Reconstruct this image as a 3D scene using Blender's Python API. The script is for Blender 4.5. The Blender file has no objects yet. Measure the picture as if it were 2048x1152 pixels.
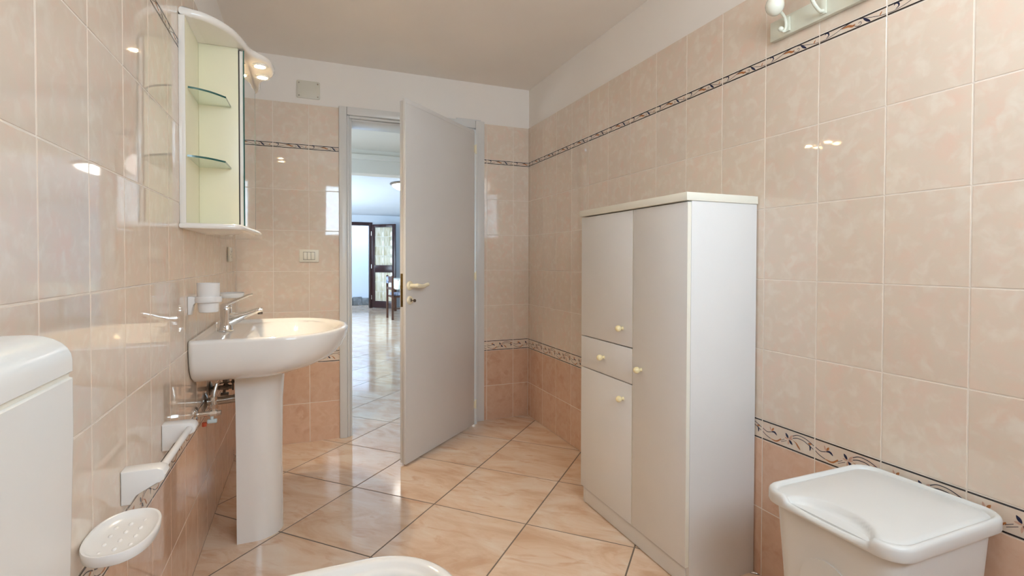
import bpy, bmesh, math, random
from mathutils import Vector, Matrix
random.seed(7)
S = bpy.context.scene
COL = S.collection
PI = math.pi

# ------------------------------------------------------------------ camera
H_CAM = 1.1386
YAW, PITCH, ROLL, FPX, CY = 0.3878, 0.0164, 0.0021, 1014.83, 539.73
_F = Vector((math.sin(YAW), math.cos(YAW), 0)); _R = Vector((math.cos(YAW), -math.sin(YAW), 0)); _U = Vector((0, 0, 1))
_F2 = math.cos(PITCH)*_F - math.sin(PITCH)*_U; _U2 = math.sin(PITCH)*_F + math.cos(PITCH)*_U
_R3 = math.cos(ROLL)*_R + math.sin(ROLL)*_U2; _U3 = -math.sin(ROLL)*_R + math.cos(ROLL)*_U2
cd = bpy.data.cameras.new('camera'); cam = bpy.data.objects.new('camera', cd); COL.objects.link(cam)
cd.sensor_width = 36; cd.lens = FPX/2048*36; cd.shift_y = -(576-CY)/2048; cd.clip_start = 0.02; cd.clip_end = 100
M = Matrix.Identity(4)
for i in range(3):
    M[i][0] = _R3[i]; M[i][1] = _U3[i]; M[i][2] = -_F2[i]
M[2][3] = H_CAM
cam.matrix_world = M
S.camera = cam

# ------------------------------------------------------------------ world, exposure
SKY = 18.0
w = bpy.data.worlds.new('sky'); S.world = w; w.use_nodes = True
bg = w.node_tree.nodes['Background']
bg.inputs[0].default_value = (0.66, 0.82, 1.0, 1); bg.inputs[1].default_value = SKY
S.view_settings.view_transform = 'Standard'; S.view_settings.look = 'None'
S.view_settings.gamma = 1; S.view_settings.use_curve_mapping = False
S.view_settings.exposure = -0.05
S.cycles.diffuse_bounces = 8; S.cycles.max_bounces = 14

def portal(loc, rot, sx, sy):
    l = bpy.data.lights.new('window_portal', 'AREA'); l.shape = 'RECTANGLE'; l.size = sx; l.size_y = sy
    l.cycles.is_portal = True
    o = bpy.data.objects.new('window_portal', l); COL.objects.link(o); o.location = loc; o.rotation_euler = rot

# ------------------------------------------------------------------ dimensions
D, W, L = 3.4267, 1.5278, 0.3803      # back wall, right wall, left wall (tile faces)
REAR = -0.5
H = 2.399
TW, TH, J = 0.2035, 0.2525, 0.0036     # tile pitches, joint
ZT = 2.1165                           # top of tiling
ROWS = [(0.0, 0.2458, 'terracotta'), (0.2458, 0.4983, 'terracotta'), (0.4983, 0.5713, 'wide_border')]
ROWS += [(0.5713+k*TH, 0.5713+(k+1)*TH, 'beige') for k in range(5)]
ROWS += [(1.8338, 1.8660, 'narrow_border'), (1.8660, ZT, 'beige')]
WIN = (0.22, 1.38, 1.45, 2.22)        # bathroom window x0 x1 z0 z1, widened to admit more daylight
DX0, DX1, DZ = 0.240, 1.150, 2.085    # wall opening of the bathroom door
WALLT = 0.21
portal(((WIN[0]+WIN[1])/2, REAR-0.10, (WIN[2]+WIN[3])/2), (PI/2, 0, 0), WIN[1]-WIN[0], WIN[3]-WIN[2])
HL, HR, HN, HFAR, HC = -1.2, 4.6, 5.73, 12.8, 2.26      # living room
HW = (7.2, 10.9, 0.45, 2.1)  # added living room window, unseen, lets daylight in
portal((HL-0.1, (HW[0]+HW[1])/2, (HW[2]+HW[3])/2), (0, -PI/2, 0), HW[3]-HW[2], HW[1]-HW[0])
CW = (4.1, 5.1, 1.0, 1.9)                         # added corridor window, unseen, brightens the corridor
portal((HL-0.1, (CW[0]+CW[1])/2, (CW[2]+CW[3])/2), (0, -PI/2, 0), CW[3]-CW[2], CW[1]-CW[0])
VW = (13.0, 13.55, 1.2, 2.1)
portal((-0.05, (VW[0]+VW[1])/2, (VW[2]+VW[3])/2), (0, -PI/2, 0), VW[3]-VW[2], VW[1]-VW[0])

# ------------------------------------------------------------------ material helpers
def nodes_of(name):
    m = bpy.data.materials.new(name); m.use_nodes = True
    nt = m.node_tree; return m, nt, nt.nodes, nt.links, nt.nodes['Principled BSDF']

def mat(name, col, rough=0.4, metal=0.0, spec=0.5, coat=0.0, var=0.04, scale=6.0, bump=0.0, bscale=40.0, emit=None, estr=0.0):
    m, nt, N, K, b = nodes_of(name)
    tc = N.new('ShaderNodeTexCoord'); nz = N.new('ShaderNodeTexNoise'); nz.inputs['Scale'].default_value = scale; nz.inputs['Detail'].default_value = 3
    K.new(tc.outputs['Object'], nz.inputs['Vector'])
    r = N.new('ShaderNodeValToRGB'); K.new(nz.outputs['Fac'], r.inputs[0])
    r.color_ramp.elements[0].position = 0.3; r.color_ramp.elements[1].position = 0.7
    r.color_ramp.elements[0].color = (*[max(0, c*(1-var)) for c in col], 1); r.color_ramp.elements[1].color = (*[min(1, c*(1+var)) for c in col], 1)
    K.new(r.outputs[0], b.inputs['Base Color'])
    b.inputs['Roughness'].default_value = rough; b.inputs['Metallic'].default_value = metal
    b.inputs['Specular IOR Level'].default_value = spec; b.inputs['Coat Weight'].default_value = coat; b.inputs['Coat Roughness'].default_value = 0.05
    if bump:
        n2 = N.new('ShaderNodeTexNoise'); n2.inputs['Scale'].default_value = bscale; n2.inputs['Detail'].default_value = 4
        K.new(tc.outputs['Object'], n2.inputs['Vector'])
        bp = N.new('ShaderNodeBump'); bp.inputs['Strength'].default_value = bump; bp.inputs['Distance'].default_value = 0.002
        K.new(n2.outputs['Fac'], bp.inputs['Height']); K.new(bp.outputs[0], b.inputs['Normal'])
    if emit:
        b.inputs['Emission Color'].default_value = (*emit, 1); b.inputs['Emission Strength'].default_value = estr
    return m

def tile_mat(name, c1, c2, c3, scale, rough, stretch=(1, 1, 1), wave=0.25, veins=None, tint=0.08, dist=0.6, ior=1.62):
    """glazed ceramic: each object takes its own piece of the pattern"""
    m, nt, N, K, b = nodes_of(name)
    tc = N.new('ShaderNodeTexCoord'); oi = N.new('ShaderNodeObjectInfo')
    mp = N.new('ShaderNodeMapping'); mp.inputs['Scale'].default_value = stretch
    K.new(tc.outputs['Object'], mp.inputs['Vector'])
    mul = N.new('ShaderNodeMath'); mul.operation = 'MULTIPLY'; mul.inputs[1].default_value = 53.0; K.new(oi.outputs['Random'], mul.inputs[0])
    cx = N.new('ShaderNodeCombineXYZ')
    for i in range(3): K.new(mul.outputs[0], cx.inputs[i])
    ad = N.new('ShaderNodeVectorMath'); ad.operation = 'ADD'; K.new(mp.outputs[0], ad.inputs[0]); K.new(cx.outputs[0], ad.inputs[1])
    n1 = N.new('ShaderNodeTexNoise'); n1.inputs['Scale'].default_value = scale; n1.inputs['Detail'].default_value = 6; n1.inputs['Roughness'].default_value = 0.6; n1.inputs['Distortion'].default_value = dist
    K.new(ad.outputs[0], n1.inputs['Vector'])
    r = N.new('ShaderNodeValToRGB'); e = r.color_ramp.elements
    e[0].position = 0.33; e[0].color = (*c1, 1); e[1].position = 0.70; e[1].color = (*c3, 1)
    x = e.new(0.5); x.color = (*c2, 1)
    K.new(n1.outputs['Fac'], r.inputs[0])
    out = r.outputs[0]
    if veins:
        n3 = N.new('ShaderNodeTexNoise'); n3.inputs['Scale'].default_value = scale*veins[1]; n3.inputs['Detail'].default_value = 8; n3.inputs['Distortion'].default_value = dist*2
        K.new(ad.outputs[0], n3.inputs['Vector'])
        r3 = N.new('ShaderNodeValToRGB'); q = r3.color_ramp.elements
        q[0].position = veins[2]; q[0].color = (0, 0, 0, 1); q[1].position = veins[3]; q[1].color = (1, 1, 1, 1)
        K.new(n3.outputs['Fac'], r3.inputs[0])
        mx = N.new('ShaderNodeMix'); mx.data_type = 'RGBA'; K.new(r3.outputs[0], mx.inputs['Factor'])
        K.new(out, mx.inputs['A']); mx.inputs['B'].default_value = (*veins[0], 1); out = mx.outputs['Result']
    hv = N.new('ShaderNodeHueSaturation')
    mr = N.new('ShaderNodeMapRange'); mr.inputs['To Min'].default_value = 1-tint; mr.inputs['To Max'].default_value = 1+tint
    K.new(oi.outputs['Random'], mr.inputs['Value']); K.new(mr.outputs[0], hv.inputs['Value']); K.new(out, hv.inputs['Color'])
    K.new(hv.outputs[0], b.inputs['Base Color'])
    b.inputs['Roughness'].default_value = rough; b.inputs['IOR'].default_value = ior
    n2 = N.new('ShaderNodeTexNoise'); n2.inputs['Scale'].default_value = 9; n2.inputs['Detail'].default_value = 2
    K.new(ad.outputs[0], n2.inputs['Vector'])
    bp = N.new('ShaderNodeBump'); bp.inputs['Strength'].default_value = wave; bp.inputs['Distance'].default_value = 0.001
    K.new(n2.outputs['Fac'], bp.inputs['Height']); K.new(bp.outputs[0], b.inputs['Normal'])
    return m

def glass_mat(name, tint, refl=0.06, frost=0.0):
    m, nt, N, K, b = nodes_of(name)
    N.remove(b); out = N['Material Output']
    tr = N.new('ShaderNodeBsdfTransparent'); tr.inputs[0].default_value = (*tint, 1)
    gl = N.new('ShaderNodeBsdfGlossy'); gl.inputs['Roughness'].default_value = 0.02
    fr = N.new('ShaderNodeMapRange'); lw = N.new('ShaderNodeLayerWeight'); pw = N.new('ShaderNodeMath'); pw.operation = 'POWER'; pw.inputs[1].default_value = 5; K.new(lw.outputs['Facing'], pw.inputs[0]); K.new(pw.outputs[0], fr.inputs['Value']); fr.inputs['To Min'].default_value = 0.045
    nz = N.new('ShaderNodeTexNoise'); nz.inputs['Scale'].default_value = 4
    bp = N.new('ShaderNodeBump'); bp.inputs['Strength'].default_value = 0.02; K.new(nz.outputs['Fac'], bp.inputs['Height']); K.new(bp.outputs[0], gl.inputs['Normal'])
    mx = N.new('ShaderNodeMixShader'); K.new(fr.outputs[0], mx.inputs[0]); K.new(tr.outputs[0], mx.inputs[1]); K.new(gl.outputs[0], mx.inputs[2])
    last = mx.outputs[0]
    if frost:
        df = N.new('ShaderNodeBsdfDiffuse'); df.inputs[0].default_value = (*[c*0.8 for c in tint], 1)
        m2 = N.new('ShaderNodeMixShader'); m2.inputs[0].default_value = frost; K.new(last, m2.inputs[1]); K.new(df.outputs[0], m2.inputs[2]); last = m2.outputs[0]
    K.new(last, out.inputs[0])
    return m

MT = {}
MT['beige'] = tile_mat('beige_tile', (0.735, 0.585, 0.485), (0.70, 0.60, 0.495), (0.74, 0.565, 0.46), 11, 0.035, wave=0.09, veins=((0.745, 0.66, 0.56), 2.3, 0.49, 0.69), tint=0.025, dist=0.25)
MT['terracotta'] = tile_mat('terracotta_tile', (0.60, 0.37, 0.255), (0.67, 0.45, 0.325), (0.635, 0.40, 0.275), 9, 0.05, wave=0.10, veins=((0.69, 0.48, 0.355), 2.4, 0.50, 0.68), tint=0.04, dist=0.35)
MT['floor'] = tile_mat('marbled_floor_tile', (0.64, 0.43, 0.29), (0.745, 0.56, 0.415), (0.80, 0.69, 0.57), 3.2, 0.10, stretch=(1.0, 2.3, 1), wave=0.08, veins=((0.645, 0.405, 0.265), 1.8, 0.56, 0.78), tint=0.03, dist=0.8, ior=1.85)
MT['grout'] = mat('wall_grout', (0.77, 0.695, 0.615), 0.6, var=0.04, scale=30)
MT['grout_floor'] = mat('floor_grout', (0.17, 0.135, 0.11), 0.85, var=0.15, scale=12)
MT['plaster'] = mat('white_wall_paint', (0.82, 0.775, 0.725), 0.75, spec=0.25, var=0.015, scale=2, bump=0.12, bscale=140)
MT['ceil'] = mat('ceiling_paint', (0.84, 0.79, 0.735), 0.8, spec=0.2, var=0.02, scale=2, bump=0.08, bscale=120)
MT['hallwall'] = mat('hall_paint_daylight_blue', (0.68, 0.73, 0.80), 0.8, spec=0.2, var=0.02, scale=1)  # white paint with the bluish daylight mixed into its colour
MT['hallcream'] = mat('hall_cream_paint', (0.80, 0.78, 0.72), 0.7, spec=0.2, var=0.02, scale=1)
MT['navy'] = mat('navy_glaze', (0.018, 0.022, 0.06), 0.12, var=0.2, scale=90)
MT['black'] = mat('black_glaze', (0.022, 0.018, 0.018), 0.12, var=0.2, scale=90)
MT['stem'] = mat('slate_glaze', (0.04, 0.038, 0.055), 0.12, var=0.2, scale=90)
MT['orange'] = mat('rust_glaze', (0.42, 0.165, 0.06), 0.12, var=0.2, scale=120)
MT['pink'] = mat('pink_glaze', (0.58, 0.36, 0.27), 0.12, var=0.1, scale=120)
MT['ceramic'] = mat('white_ceramic', (0.83, 0.81, 0.78), 0.06, coat=0.4, var=0.01)
MT['plastic'] = mat('white_plastic', (0.80, 0.79, 0.78), 0.22, var=0.01)
MT['hamper'] = mat('offwhite_plastic', (0.69, 0.685, 0.665), 0.28, var=0.012, bump=0.05, bscale=300)
MT['cistern'] = mat('cistern_plastic', (0.78, 0.775, 0.75), 0.2, coat=0.1, var=0.01)
MT['doorpaint'] = mat('grey_door_paint', (0.69, 0.68, 0.665), 0.38, var=0.02, scale=3, bump=0.04, bscale=90)
MT['framepaint'] = mat('grey_frame_gloss', (0.68, 0.67, 0.65), 0.28, var=0.02, scale=4)
MT['laminate'] = mat('white_laminate', (0.72, 0.71, 0.70), 0.42, spec=0.4, var=0.01, bump=0.05, bscale=260)
MT['edgeband'] = mat('cream_edge_band', (0.80, 0.775, 0.68), 0.3, var=0.01)
MT['knob'] = mat('cream_knob_plastic', (0.86, 0.74, 0.44), 0.25, var=0.02)
MT['cream'] = mat('cream_plastic', (0.82, 0.75, 0.56), 0.25, var=0.02)
MT['creamlam'] = mat('pale_yellow_laminate', (0.82, 0.78, 0.58), 0.35, var=0.015)
MT['lacquer'] = mat('white_lacquer', (0.84, 0.81, 0.76), 0.10, coat=0.3, var=0.01)
MT['chrome'] = mat('chrome', (0.80, 0.80, 0.80), 0.06, metal=1, var=0.02)
MT['dullchrome'] = mat('dull_chrome', (0.55, 0.52, 0.48), 0.22, metal=1, var=0.15, scale=30)
MT['brass'] = mat('aged_brass', (0.30, 0.20, 0.07), 0.4, metal=1, var=0.25, scale=40)
MT['steel'] = mat('dark_steel', (0.22, 0.19, 0.16), 0.35, metal=1, var=0.15, scale=30)
MT['rubber'] = mat('dark_rubber', (0.05, 0.04, 0.04), 0.6, var=0.1)
MT['red'] = mat('red_cap_plastic', (0.45, 0.06, 0.02), 0.4, var=0.1)
MT['bluegrey'] = mat('pale_valve_plastic', (0.55, 0.62, 0.63), 0.3, var=0.05)
MT['mirror'] = mat('mirror_silver', (0.88, 0.90, 0.88), 0.0, metal=1, var=0.005)
MT['glassedge'] = mat('green_glass_edge', (0.02, 0.10, 0.085), 0.1, var=0.1)
MT['glass'] = glass_mat('clear_glass_pane', (0.95, 0.97, 0.96))
MT['shelfglass'] = glass_mat('green_glass_shelf', (0.94, 0.975, 0.945))
MT['rackpaint'] = mat('sage_white_rack_paint', (0.72, 0.74, 0.64), 0.28, var=0.02, scale=12)
MT['porcelain'] = mat('glossy_porcelain', (0.78, 0.79, 0.70), 0.05, coat=0.5, var=0.01)
MT['boxcover'] = mat('beige_cover_plastic', (0.66, 0.63, 0.54), 0.45, var=0.02)
MT['switch'] = mat('ivory_switch_plastic', (0.78, 0.735, 0.62), 0.3, var=0.01)
MT['gapshade'] = mat('painted_gap_shade', (0.12, 0.10, 0.08), 0.6, var=0.05)  # dark colour standing in for the shade in gaps and holes
MT['darkwood'] = mat('dark_red_brown_wood', (0.035, 0.012, 0.012), 0.3, var=0.25, scale=14)
MT['chairwood'] = mat('walnut_wood', (0.085, 0.035, 0.02), 0.35, var=0.3, scale=18)
MT['stone'] = tile_mat('dark_grey_stone', (0.09, 0.095, 0.10), (0.17, 0.175, 0.18), (0.32, 0.33, 0.34), 7, 0.5, wave=1.0)
MT['cushion'] = tile_mat('blue_white_cushion_fabric', (0.05, 0.06, 0.10), (0.25, 0.30, 0.45), (0.75, 0.78, 0.84), 26, 0.8, wave=0.5)
MT['cloth'] = tile_mat('pale_floral_tablecloth', (0.62, 0.72, 0.58), (0.80, 0.84, 0.78), (0.55, 0.30, 0.14), 12, 0.8, wave=0.3)
MT['lampglass'] = mat('lit_opal_glass', (0.9, 0.88, 0.8), 0.3, var=0.01, emit=(1.0, 0.95, 0.88), estr=6)
MT['filllamp'] = mat('fill_lamp_glow', (0.9, 0.9, 0.88), 0.3, var=0.01, emit=(1.0, 0.975, 0.94), estr=21.5)  # glow of the added globe lamp
MT['bulb'] = mat('lit_halogen_glass', (1, 0.95, 0.85), 0.3, var=0.01, emit=(1.0, 0.80, 0.52), estr=90)
MT['pane'] = tile_mat('knotty_amber_glass', (0.42, 0.36, 0.22), (0.60, 0.55, 0.42), (0.72, 0.70, 0.62), 5, 0.12, stretch=(3, 1, 0.6), wave=0.5, tint=0.12)
MT['came'] = mat('pale_lead_came', (0.62, 0.60, 0.54), 0.4, var=0.05)

# ------------------------------------------------------------------ mesh helpers
def rect_faces(bm, vs, mi=0):
    f = bm.faces.new(vs); f.material_index = mi; return f

def box(bm, x0, x1, y0, y1, z0, z1, bev=0.0, seg=2, mi=0):
    v = [bm.verts.new(p) for p in ((x0, y0, z0), (x1, y0, z0), (x1, y1, z0), (x0, y1, z0), (x0, y0, z1), (x1, y0, z1), (x1, y1, z1), (x0, y1, z1))]
    fs = [rect_faces(bm, [v[i] for i in q], mi) for q in ((0, 3, 2, 1), (4, 5, 6, 7), (0, 1, 5, 4), (1, 2, 6, 5), (2, 3, 7, 6), (3, 0, 4, 7))]
    if bev > 0:
        es = list({e for f in fs for e in f.edges})
        bmesh.ops.bevel(bm, geom=es, offset=bev, segments=seg, affect='EDGES', profile=0.5, clamp_overlap=True)
    return bm

def nb(): return bmesh.new()

def loft(bm, rings, closed=True, cap0=False, cap1=False, mi=0):
    R = [[bm.verts.new(p) for p in r] for r in rings]
    n = len(R[0])
    for a, b in zip(R[:-1], R[1:]):
        for i in range(n if closed else n-1):
            j = (i+1) % n
            rect_faces(bm, (a[i], a[j], b[j], b[i]), mi)
    if cap0: rect_faces(bm, list(reversed(R[0])), mi)
    if cap1: rect_faces(bm, R[-1], mi)
    return bm

def frame_for(t):
    t = t.normalized(); up = Vector((0, 0, 1)) if abs(t.z) < 0.9 else Vector((1, 0, 0))
    a = t.cross(up).normalized(); return a, a.cross(t).normalized()

def tube(bm, pts, r, n=14, cap=True, mi=0):
    pts = [Vector(p) for p in pts]; rs = r if isinstance(r, (list, tuple)) else [r]*len(pts)
    rings = []; pa = None
    for i, p in enumerate(pts):
        t = (pts[min(i+1, len(pts)-1)]-pts[max(i-1, 0)]).normalized()
        if pa is None: a, b = frame_for(t)
        else:
            a = (pa-t*pa.dot(t)).normalized(); b = a.cross(t)
        pa = a
        rings.append([p+(a*math.cos(k*2*PI/n)+b*math.sin(k*2*PI/n))*rs[i] for k in range(n)])
    return loft(bm, rings, True, cap, cap, mi)

def lathe(bm, prof, o, axis='z', n=28, mi=0, cap=True):
    o = Vector(o); rings = []
    for r, h in prof:
        ring = []
        for k in range(n):
            c, s = r*math.cos(2*PI*k/n), r*math.sin(2*PI*k/n)
            ring.append(o+(Vector((c, s, h)) if axis == 'z' else Vector((h, c, s)) if axis == 'x' else Vector((s, h, c))))
        rings.append(ring)
    return loft(bm, rings, True, cap, cap, mi)

def ball(bm, o, r, n=16, m=10, sx=1, sy=1, sz=1, mi=0):
    o = Vector(o)
    rings = [[o+Vector((sx*r*math.sin(PI*(i+0.02)/(m+0.04))*math.cos(2*PI*k/n), sy*r*math.sin(PI*(i+0.02)/(m+0.04))*math.sin(2*PI*k/n), sz*r*math.cos(PI*(i+0.02)/(m+0.04)))) for k in range(n)] for i in range(m+1)]
    return loft(bm, rings, True, True, True, mi)

def prism(bm, poly, fn, h0, h1, bev=0.0, seg=2, mi=0):
    """poly: 2-D outline; fn(u, v, h) -> 3-D"""
    a = [bm.verts.new(fn(u, v, h0)) for u, v in poly]; b = [bm.verts.new(fn(u, v, h1)) for u, v in poly]
    n = len(poly); fs = [rect_faces(bm, list(reversed(a)), mi), rect_faces(bm, b, mi)]
    for i in range(n): fs.append(rect_faces(bm, (a[i], a[(i+1) % n], b[(i+1) % n], b[i]), mi))
    if bev:
        es = list(fs[0].edges)+list(fs[1].edges)
        bmesh.ops.bevel(bm, geom=es, offset=bev, segments=seg, affect='EDGES', profile=0.5, clamp_overlap=True)
    return bm

def catmull(pts, k=8):
    P = [pts[0]]+list(pts)+[pts[-1]]; out = []
    for i in range(1, len(P)-2):
        for j in range(k):
            t = j/k
            out.append(tuple(0.5*((2*P[i][d])+(-P[i-1][d]+P[i+1][d])*t+(2*P[i-1][d]-5*P[i][d]+4*P[i+1][d]-P[i+2][d])*t*t+(-P[i-1][d]+3*P[i][d]-3*P[i+1][d]+P[i+2][d])*t**3) for d in range(len(pts[0]))))
    out.append(tuple(pts[-1])); return out

ROOT = {}
def root_off(o):
    while o is not None:
        if o in ROOT: return ROOT[o]
        o = o.parent
    return Vector((0, 0, 0))

def obj(name, bm, m, parent=None, smooth=True, angle=35, xf=None):
    bmesh.ops.recalc_face_normals(bm, faces=bm.faces[:])
    me = bpy.data.meshes.new(name)
    off = root_off(parent)
    if xf is not None: bm.transform(xf)
    if off.length: bm.transform(Matrix.Translation(-off))
    bm.to_mesh(me); bm.free()
    for x in (m if isinstance(m, (list, tuple)) else [m]): me.materials.append(MT[x])
    if smooth:
        me.polygons.foreach_set('use_smooth', [True]*len(me.polygons)); me.set_sharp_from_angle(angle=math.radians(angle))
    o = bpy.data.objects.new(name, me); COL.objects.link(o); o.parent = parent
    return o

def tag(o, label=None, cat=None, group=None, kind=None):
    if label: o['label'] = label
    if cat: o['category'] = cat
    if group: o['group'] = group
    if kind: o['kind'] = kind
    return o

def thing(name, label, cat, loc=(0, 0, 0), group=None, rotz=0, local=False):
    o = bpy.data.objects.new(name, None); COL.objects.link(o); o.location = loc; o.rotation_euler = (0, 0, rotz); o.empty_display_size = 0.05
    ROOT[o] = Vector((0, 0, 0)) if local else Vector(loc)
    return tag(o, label, cat, group)

def struct(name, bm, m, label, cat, **k):
    return tag(obj(name, bm, m, **k), label, cat, kind='structure')

def struct_empty(name, label, cat, loc=(0, 0, 0)):
    o = thing(name, label, cat, loc); o['kind'] = 'structure'; return o

# ------------------------------------------------------------------ room shell
T = 0.15; G = 0.009
bm = nb(); box(bm, -L-G-T, -L-G, REAR-T, D+WALLT, 0, H)
wall_left = struct('wall_left', bm, 'plaster', 'tiled wall behind the washbasin and mirror cabinet, white paint above', 'wall', smooth=False)
bm = nb(); box(bm, W+G, W+G+T, REAR-T, D+WALLT, 0, H)
wall_right = struct('wall_right', bm, 'plaster', 'tiled wall behind the tall white cabinet and the hamper', 'wall', smooth=False)
bm = nb(); yb = D+G
box(bm, -L-G, DX0, yb, D+WALLT, 0, H); box(bm, DX1, W+G, yb, D+WALLT, 0, H); box(bm, DX0, DX1, yb, D+WALLT, DZ, H)
wall_back = struct('wall_back', bm, 'plaster', 'tiled wall with the grey door and the light switch', 'wall', smooth=False)
bm = nb(); yr = REAR-G
x0, x1, z0, z1 = WIN
box(bm, -L-G, x0, yr-T, yr, 0, H); box(bm, x1, W+G, yr-T, yr, 0, H); box(bm, x0, x1, yr-T, yr, 0, z0); box(bm, x0, x1, yr-T, yr, z1, H)
wall_rear = struct('wall_rear', bm, 'plaster', 'tiled wall with the widened window opposite the door', 'wall', smooth=False)
bm = nb(); box(bm, -L-G-T, W+G+T, REAR-T, D+WALLT, H, H+0.1)
ceiling = struct('ceiling', bm, 'ceil', 'flat off-white painted bathroom ceiling', 'ceiling', smooth=False)

# ------------------------------------------------------------------ wall tiles
def stroke(bm, pts, wd, width, hgt, mi, period, y=-0.0003, taper=True, k=8):
    """printed line in the tile plane, wrapped into one period"""
    P = catmull(pts, k) if len(pts) > 2 else [tuple(pts[0][d]+(pts[1][d]-pts[0][d])*i/6 for d in range(2)) for i in range(7)]
    n = len(P); E = []
    for i, p in enumerate(P):
        a, b = P[max(i-1, 0)], P[min(i+1, n-1)]
        tx, tz = b[0]-a[0], b[1]-a[1]; l = math.hypot(tx, tz) or 1
        hw = wd(i/(n-1)) if callable(wd) else wd
        E.append(((p[0]-tz/l*hw, p[1]+tx/l*hw), (p[0]+tz/l*hw, p[1]-tx/l*hw)))
    for (a, b), (c, d) in zip(E[:-1], E[1:]):
        mid = (a[0]+b[0]+c[0]+d[0])/4; sh = math.floor(mid/period)*period
        q = [(p[0]-sh, p[1]) for p in (a, b, d, c)]
        if max(p[0] for p in q) > width-0.0005: continue
        q = [(max(0.0004, p[0]), min(hgt-0.0004, max(0.0004, p[1]))) for p in q]
        f = bm.faces.new([bm.verts.new((p[0], y, p[1])) for p in q]); f.material_index = mi

leafw = lambda m_: (lambda t: m_*math.sin(PI*min(1, max(0.02, t)))**0.8+0.0001)
TILE = {}
def tile_mesh(w_, h_, kind):
    key = (round(w_, 4), round(h_, 4), kind)
    if key in TILE: return TILE[key]
    bm = nb(); b = 0.0009; t = 0.007
    O = [(0, 0), (w_, 0), (w_, h_), (0, h_)]
    I = [(b, b), (w_-b, b), (w_-b, h_-b), (b, h_-b)]
    loft(bm, [[(x, t, z) for x, z in O], [(x, 0.0006, z) for x, z in O], [(x, 0, z) for x, z in I]], True, False, True)
    mats = [kind]
    if kind == 'wide_border':
        mats = ['beige', 'black', 'stem', 'navy', 'orange', 'pink']; p = 0.2
        for zc in (0.0022, h_-0.0022):
            f = bm.faces.new([bm.verts.new((x, -0.0003, zc+dz)) for x, dz in ((0, -0.0022), (w_, -0.0022), (w_, 0.0022), (0, 0.0022))]); f.material_index = 1
        st = lambda pts, wd, mi: stroke(bm, pts, wd, w_, h_, mi, p)
        st([(.1214, .0491), (.1395, .0576), (.1644, .0562), (.1867, .0479), (.2045, .0383), (.2201, .0331), (.2354, .037)], 0.0012, 2)
        st([(.1214, .0418), (.1395, .0472), (.1603, .0465), (.1766, .0401), (.1947, .0315), (.2143, .0197), (.2335, .0131)], 0.0012, 2)
        st([(.2354, .037), (.2467, .0404), (.2541, .0373), (.2596, .0315)], leafw(0.0032), 3)
        st([(.236, .0395), (.2305, .0563)], leafw(0.0028), 5); st([(.238, .041), (.2470, .0545)], leafw(0.0035), 4)
        st([(.2335, .0131), (.2504, .0108), (.2615, .0133), (.2761, .0252)], lambda t: 0.0008+0.0026*t*(1.2-t)*2, 4)
        st([(.1775, .0435), (.1915, .0440)], leafw(0.0030), 4); st([(.1807, .0405), (.1857, .0332), (.1847, .0206)], leafw(0.0028), 3)
        st([(.0940, .0520), (.1051, .0362)], leafw(0.0042), 3); st([(.1068, .0325), (.1210, .0185)], leafw(0.0042), 3)
        st([(.1215, .0345), (.1331, .0304), (.1416, .021), (.1499, .0117)], lambda t: 0.0005+0.0042*t*math.sin(PI*min(.98, t)), 4)
        st([(.1060, .0340), (.0900, .0360)], leafw(0.0028), 5); st([(.1065, .0330), (.1040, .0140)], leafw(0.0026), 5)
        st([(.1075, .0350), (.1215, .0520)], leafw(0.0036), 5); st([(.1075, .0345), (.1225, .0390)], leafw(0.0028), 5)
        st([(.074, .0199), (.0897, .0286)], 0.0007, 2); st([(.0762, .0154), (.0985, .0264)], 0.0007, 2)
    if kind == 'narrow_border':
        mats = ['beige', 'black', 'stem', 'navy', 'orange', 'pink']; p = 0.2
        for zc in (0.0022, h_-0.0022):
            f = bm.faces.new([bm.verts.new((x, -0.0003, zc+dz)) for x, dz in ((0, -0.0021), (w_, -0.0021), (w_, 0.0021), (0, 0.0021))]); f.material_index = 1
        st = lambda pts, wd, mi: stroke(bm, pts, wd, w_, h_, mi, p)
        st([(.1782, .0098), (.1990, .0068), (.2198, .0063), (.2449, .0112), (.2748, .0200), (.3037, .0250), (.3281, .0240), (.3535, .0166), (.3782, .0098)], 0.0008, 2)
        st([(.0660, .0185), (.0900, .0245), (.1200, .0258), (.1400, .0225)], 0.0006, 2)
        st([(.0198, .0083), (.0286, .0151), (.0266, .0232), (.0190, .0245), (.0159, .0200)], leafw(0.0022), 3)
        st([(.0700, .0170), (.0893, .0176), (.1037, .0127), (.1120, .0160)], leafw(0.0036), 4)
        st([(.1054, .0138), (.1177, .0062), (.1281, .0080), (.129, .0145), (.1238, .0157), (.1221, .0120)], 0.0008, 2)
        st([(.135, .0215), (.1452, .0130), (.1560, .0050)], leafw(0.0036), 3)
        st([(.181, .0085), (.1878, .0200)], leafw(0.0018), 4)
    me = bpy.data.meshes.new(kind+'_tile'); bm.normal_update(); bm.to_mesh(me); bm.free()
    for x in mats: me.materials.append(MT[x])
    TILE[key] = me
    return me

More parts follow.
